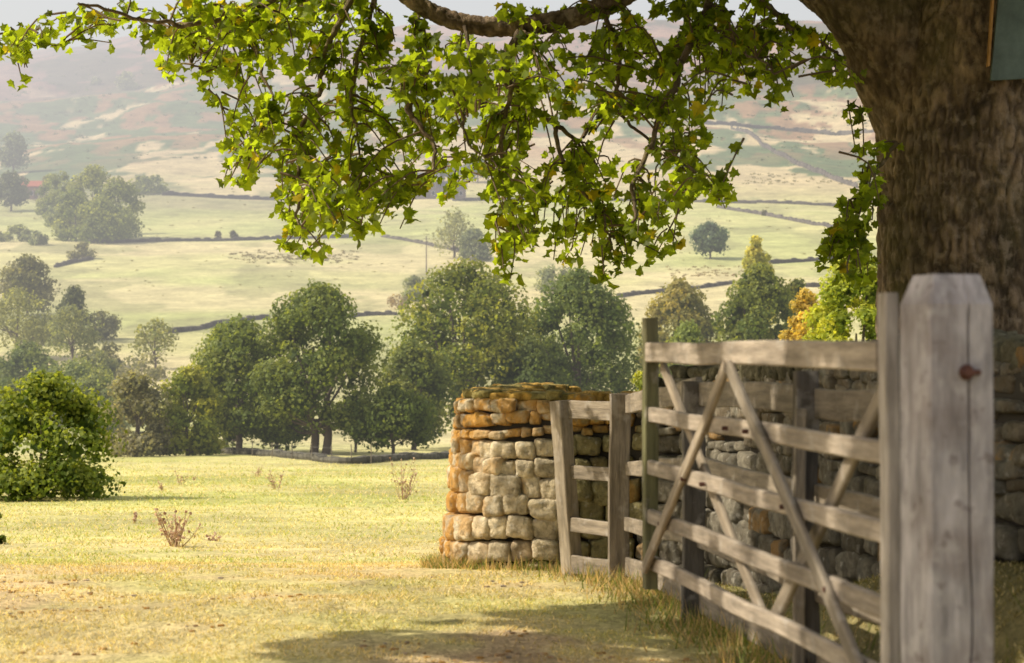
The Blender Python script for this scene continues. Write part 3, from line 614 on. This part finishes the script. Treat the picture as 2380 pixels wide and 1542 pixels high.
BL=[(20,115,50,34),(95,100,50,24),(45,165,34,22),(190,35,42,24),(250,65,40,36),(290,25,55,26),(330,70,40,36),(400,60,55,45),(400,140,34,36),(480,60,65,55),(540,110,65,65),(520,170,36,45),(610,60,70,55),(620,140,50,40),(700,50,75,55),(740,130,65,50),(800,50,70,50),
(560,320,50,42),(560,390,46,46),(620,400,55,46),(640,300,55,46),(600,240,40,35),(710,300,65,55),(700,410,60,52),(690,490,52,48),(690,560,46,38),(770,380,56,48),(780,480,58,48),(770,550,42,33),(840,470,56,52),(850,530,46,33),(900,440,56,55),(910,510,33,28),
(800,210,55,45),(830,280,65,55),(880,190,65,65),(930,310,55,55),(900,90,75,55),(960,150,55,55),(960,400,55,46),(1030,430,52,33),(1020,340,46,42),(1000,250,50,55),(1050,120,55,36),(1060,190,55,55),(1110,280,55,46),(1150,140,55,46),(1110,350,55,38),(1180,230,55,55),(1140,410,42,33),
(1190,330,55,46),(1170,470,46,52),(1190,560,42,46),(1185,620,34,32),(1240,430,52,46),(1260,530,52,46),(1300,590,42,28),(1260,160,65,50),(1280,230,65,42),(1350,130,55,46),(1370,210,55,50),(1320,400,46,46),(1340,470,56,48),(1350,550,52,42),(1390,380,36,36),
(1420,480,52,52),(1430,560,46,42),(1430,630,34,22),(1490,510,52,46),(1500,590,42,28),(1550,560,42,36),(1560,480,46,38),(1430,230,46,42),(1440,150,46,42),(1450,70,45,34),(1520,80,50,46),(1530,180,55,55),(1520,280,50,46),(1590,120,55,55),(1590,240,50,50),(1560,360,50,36),(1600,420,46,38),(1660,400,46,38),(1690,450,32,32),(1620,320,46,36),
(1650,60,55,46),(1670,150,55,50),(1660,230,42,36),(1730,90,55,55),(1740,180,44,44),(1800,60,44,40),(1800,150,42,52),(1830,220,32,36),(1870,100,44,36),(1930,110,40,30),(1950,160,40,30),(1985,180,22,22),(1750,10,55,28),(1560,10,65,28),(1650,5,55,28),(480,5,85,22),(620,5,85,22),(760,0,65,28),(1130,15,55,22),(1280,20,28,14),
(2015,350,28,26),(2010,430,30,33),(1985,510,33,30),(1960,560,42,30),(1950,605,36,26),(2000,590,30,33),(2030,480,18,46),(2000,640,34,20),(1935,575,26,18)]
LC=[];LN=[];LS=[];LK=[]
gt=Geo()
for (cx,cy,rx,ry) in BL:
    rs_=cx>1920 and cy>300
    ns_=max(3,int(round(rx*ry/330*(1.25 if rs_ else .95)))); Dc=15.5+rng.normal()*.9
    for k in range(ns_):
        a=rng.random()*2*np.pi; q=rng.random()**.5; D=(15.0 if rs_ else Dc)+rng.normal()*.4
        e=P(cx+rx*q*math.cos(a),cy+ry*q*math.sin(a)+8,D)
        dist=np.linalg.norm(bp-(e+[0,0,.25]),axis=1); st=bp[np.argmin(dist)]
        dr=st-e; dl=np.linalg.norm(dr); s0=e+dr*min(1,.45/max(dl,.01)) if (k%3 or dl>.75) else st
        mid=(s0+e)/2+[0,0,.06+.05*rng.random()]+rng.normal(size=3)*.03
        sp=spline([s0,mid,e],7); tube(gt,sp,np.linspace(.009,.004,7),4,(.14,.10,.06),cap=False)
        nl=rng.integers(7,12); f=1-.8*rng.random(nl)**1.3
        base=np.array([np.interp(f,np.linspace(0,1,7),sp[:,j]) for j in range(3)]).T
        off=unit(rng.normal(size=(nl,3)))*np.array([1,1,.6])*(.035+.055*rng.random(nl))[:,None]; off[:,2]-=.03
        LC.append(base+off); N=np.array([-.35,-.15,.50])+.75*rng.normal(size=(nl,3)); LN.append(N)
        LS.append(.052+.058*rng.random(nl)**1.1)
        b0=rng.random(nl); cc=np.array([.090,.130,.018])[None]*(.5+1.0*b0)[:,None]; yel=rng.random(nl)<.03; cc[yel]=[.16,.15,.02]
        LK.append(cc)
LC=np.concatenate(LC);LN=np.concatenate(LN);LS=np.concatenate(LS);LK=np.concatenate(LK)
tw=gt.build('twigs',m_tbark,syc); tw['kind']='stuff'
g=Geo(); leaves(g,LC,LN,LS*1.12,LK,LT,LZ,LF)
# unseen upper crown above the view, leaves laid out to cast the wanted shade
az=Vector((-.97,.03)).normalized(); el=math.radians(43); SX=-az.x/math.tan(el); SY=az.y/math.tan(el)
n=16000; Yq=5+15*rng.random(n); zq=4.6+4.2*rng.random(n)**1.2
smin=np.interp(Yq,[5,9,11,12.5,13.5,17.5,18.5,20],[.6,-1.5,-.2,1.6,4.3,4.3,1,.6])
sdn_=np.interp(Yq,[5,9,11,12.5,13.5,17.5,18.5,20],[3.0,2.5,1.9,1.9,4.6,4.6,2,2])
Sx=smin+(9.5-smin)*rng.random(n)
cl=fbm(Sx/.42,Yq/.42,o=3,s=77); keep=(cl>np.interp(Sx-sdn_,[-6,-.3,.3,1],[.57,.53,.30,.05])-.06*ss((Yq-9.2)/.4)*ss((11.0-Yq)/.4))
Sx,Yq,zq=Sx[keep],Yq[keep],zq[keep]
C=np.stack([Sx-zq*SX,Yq+zq*SY,zq],1); keep=C[:,2]>1.8+.185*C[:,1]; C=C[keep]; n=len(C)
leaves(g,C,np.array([-.4,.1,.7])+.45*rng.normal(size=(n,3)),.22+.12*rng.random(n),np.tile([.08,.12,.02],(n,1)),LT[[0,2,4,6,8,10,12,14]],LZ[[0,2,4,6,8,10,12,14]],np.array([(0,1+k,1+(k+1)%7) for k in range(7)]))
cr=g.build('crown',m_leaf,syc)
# board on trunk
bd=thing('painted_board','dark green grey painted board fixed high on the sycamore trunk','board',P(2390,60,14.95))
g=Geo()
cs=[P(2303,187,14.95),P(2480,178,14.95),P(2500,-150,14.95),P(2335,-150,14.95)]
V=np.array(cs+[c+[0,.04,0] for c in cs]); FB=np.array([(0,1,2,3),(7,6,5,4),(0,4,5,1),(1,5,6,2),(2,6,7,3),(3,7,4,0)]); g.add(V,FB); g.build('panel',m_board,bd)
g=Geo()
cs=[P(2296,155,14.93),P(2301,153,14.93),P(2321,-150,14.93),P(2316,-150,14.93)]
V=np.array(cs+[c+[0,.05,0] for c in cs]); g.add(V,FB); g.build('trim',m_trim,bd)
# ---------------------------------------------------------------- thistles
def thistle(px,py,hpx,n,label,spread=.35):
    b=hit(px,py); H=hpx/FP*b[1]; t=thing('dried_thistle',label,'thistle',b,'dried thistles in the field'); gs=Geo()
    for k in range(n):
        a=rng.random()*2*np.pi; r=spread*H*rng.random()**.6; base=b+[r*.3*math.cos(a),r*.3*math.sin(a),-.03]
        h=H*(.40+.60*rng.random()); tip=b+[r*1.5*math.cos(a),r*1.5*math.sin(a),h]; sp=spline([base,(base+tip)/2+rng.normal(size=3)*.03*H,tip],6)
        tube(gs,sp,np.linspace(.006,.003,6),4,(.44,.30,.20))
        hd=[tip]
        for q in range(3):
            f=sp[2+q]; e=f+unit(rng.normal(size=3)+[0,0,.8])*H*.14; tube(gs,[f,(f+e)/2,e],.003,4,(.44,.30,.20)); hd.append(e)
        for e in hd[:4 if n<16 else 3]:
            gh=Geo(); v=unit(rng.normal(size=(10,3))+[0,0,.5]); leaves(gh,e+v*.013,v+.6*rng.normal(size=(10,3)),np.full(10,.026+.012*H),np.tile((.40,.27,.19) if rng.random()<.45 else (.72,.60,.48),(10,1))*(.7+.6*rng.random((10,1)))); gh.build('flower_head',m_thist,t)
        m=4; f=rng.random(m); c=np.array([np.interp(f,np.linspace(0,1,6),sp[:,j]) for j in range(3)]).T
        leaves(gs,c+rng.normal(size=(m,3))*.02,rng.normal(size=(m,3)),np.full(m,.05),np.tile((.48,.37,.22),(m,1)))
    gs.build('stem',m_thist,t)
thistle(408,1270,92,20,'largest bushy dried brown thistle clump in the left foreground grass',.45)
thistle(935,1162,100,16,'tall dried thistle standing left of the stone wall end',.25)
thistle(643,1138,46,9,'short reddish thistle in the middle of the field')
thistle(600,1110,34,7,'small thistle up slope from the short reddish one')
thistle(420,1128,38,5,'thin leaning thistle above the largest clump')
thistle(377,1140,22,4,'very small thistle right of the field bush')
thistle(310,1217,26,4,'tiny thistle left of the largest clump')
thistle(492,1258,18,4,'low brown sprig right of the largest clump',.8)
thistle(452,1118,14,3,'tiny thistle sprig beside the thin leaning thistle')
# ---------------------------------------------------------------- grass
g=Geo(); n=170000
Y=7.5*(110/7.5)**(rng.random(n)**1.35); X=(rng.random(n)*.60-.30)*Y
n1=fbm(X/2.2,Y/2.2,o=4,s=21); n2=fbm(X/.35,Y/.35,o=2,s=41); n7=fbm(X,Y,o=3,s=38)
earth=(1-ss((Y-9)/8))*ss((n1*.6+n7*.4-.47)/.10)*(X<.6)
keep=(rng.random(n)>earth*.85)&(n2>.37)&~((X>-.5)&(X<.35)&(Y>15.2)&(Y<17.5)); X,Y,n1,n2=X[keep],Y[keep],n1[keep],n2[keep]; n=len(X)
Z=terrain(X,Y); sc=np.clip(Y/12,.75,6.)**.72; hgt=(.008+.022*rng.random(n)*n2*1.6)*sc; wd=.0045*sc*(.6+.8*rng.random(n))*1.3
a=rng.random(n)*np.pi; dx=np.cos(a)*wd; dy=np.sin(a)*wd; lx=rng.normal(size=n)*hgt*.9; ly2=rng.normal(size=n)*hgt*.9
V=np.stack([np.stack([X-dx,Y-dy,Z-.004],1),np.stack([X+dx,Y+dy,Z-.004],1),np.stack([X+lx,Y+ly2,Z+hgt],1)],1)
gc=gcol(X,Y); q=rng.random(n); cc=gc*1.1; lime=(q<.38)*(.30+.70*ss((n1-.6)/-.2))*(.35+.65*ss((Y-11)/9)); cc=cc*(1-lime[:,None]*.7)+np.array([.33,.41,.07])*lime[:,None]*.7; cc[q>.76]=[.76,.64,.37]
cc=cc*(.7+.6*rng.random(n))[:,None]
g.add(V.reshape(-1,3),np.arange(3*n).reshape(-1,3),np.repeat(cc,3,0)); tag(g.build('grass',m_grass),'short sunlit yellow green grazed grass of the near field','grass',kind='stuff')
g=Geo(); X=[];Y=[];Hh=[]
for k in range(4):
    a=np.array(fp[k][:2]); b_=np.array(fp[k+1][:2]); m=int(600*np.linalg.norm(b_-a)); f=rng.random(m)[:,None]; p=a+(b_-a)*f+rng.normal(size=(m,2))*[.16,.16]
    X.append(p[:,0]);Y.append(p[:,1]);Hh.append(.03+.13*rng.random(m)**2)
sel=rng.random(2600)*s_lit; q=np.array([wpos(s) for s in sel]); ki=np.array([np.argmin(abs(wl-s)) for s in sel]); q=q+Nn[ki]*(.02+.16*rng.random(2600)[:,None]**1.5)
X.append(q[:,0]);Y.append(q[:,1]);Hh.append(.04+.10*rng.random(2600)**2)
X=np.concatenate(X);Y=np.concatenate(Y);Hh=np.concatenate(Hh); n=len(X); Z=terrain(X,Y); a=rng.random(n)*np.pi; w=.005
V=np.stack([np.stack([X-np.cos(a)*w,Y-np.sin(a)*w,Z-.01],1),np.stack([X+np.cos(a)*w,Y+np.sin(a)*w,Z-.01],1),np.stack([X+rng.normal(size=n)*Hh*.5,Y+rng.normal(size=n)*Hh*.5,Z+Hh],1)],1)
q=rng.random(n); cc=np.where((q<.55)[:,None],np.array([.50,.37,.18]),np.array([.17,.21,.05]))*(.7+.6*rng.random(n))[:,None]
g.add(V.reshape(-1,3),np.arange(3*n).reshape(-1,3),np.repeat(cc,3,0)); tag(g.build('dry_grass',m_grass),'tall dry grass growing at the foot of the fence and stone wall','grass',kind='stuff')
g=Geo()
for k in range(1100):
    y=8+6*rng.random()**1.3; x=(-.27+.36*rng.random())*y
    if float(fbm(x/2.2,y/2.2,o=4,s=21))<.45: continue
    r=.005+.012*rng.random()**2; v=SL_V*np.array([r*1.3,r,r*.6]); g.add(v+[x,y,float(terrain(x,y))+.003],SL_F,np.array([.56,.46,.36])*(.5+.7*rng.random()))
tag(g.build('pebbles',m_stone),'small stones scattered on the dry foreground earth','stones',kind='stuff')
# ---------------------------------------------------------------- light
sd=Vector((az.x*math.cos(el),az.y*math.cos(el),math.sin(el)))
su=bpy.data.lights.new('sun','SUN'); su.energy=5; su.angle=math.radians(.5); su.color=(1,.90,.73); so=bpy.data.objects.new('sun',su); COL.objects.link(so)
so.rotation_euler=sd.to_track_quat('Z','Y').to_euler(); so.location=(-10,0,20)
w=bpy.data.worlds.new('World'); scene.world=w; w.use_nodes=True; nt=w.node_tree; bg=nt.nodes['Background']
sk=nt.nodes.new('ShaderNodeTexSky'); sk.sky_type='NISHITA'; sk.sun_disc=False; sk.sun_elevation=el; sk.sun_rotation=math.atan2(az.x,az.y)%(2*math.pi); sk.dust_density=6; sk.air_density=1.2; sk.ozone_density=.5
mx=nt.nodes.new('ShaderNodeMix'); mx.data_type='RGBA'; mx.inputs[0].default_value=.45; nt.links.new(sk.outputs[0],mx.inputs[6]); mx.inputs[7].default_value=(7.6,7.3,7.1,1)
nt.links.new(mx.outputs[2],bg.inputs[0]); bg.inputs[1].default_value=.15
# ---------------------------------------------------------------- camera
cam=bpy.data.cameras.new('camera'); co=bpy.data.objects.new('camera',cam); COL.objects.link(co); scene.camera=co
cam.lens=70; cam.sensor_width=36; cam.sensor_fit='HORIZONTAL'; co.location=(0,0,ZC); co.rotation_euler=(math.radians(90),0,0)
cam.shift_y=(HY-771)/2380.; cam.clip_end=6000; cam.clip_start=.1
cam.dof.use_dof=True; cam.dof.focus_distance=21; cam.dof.aperture_fstop=4.0
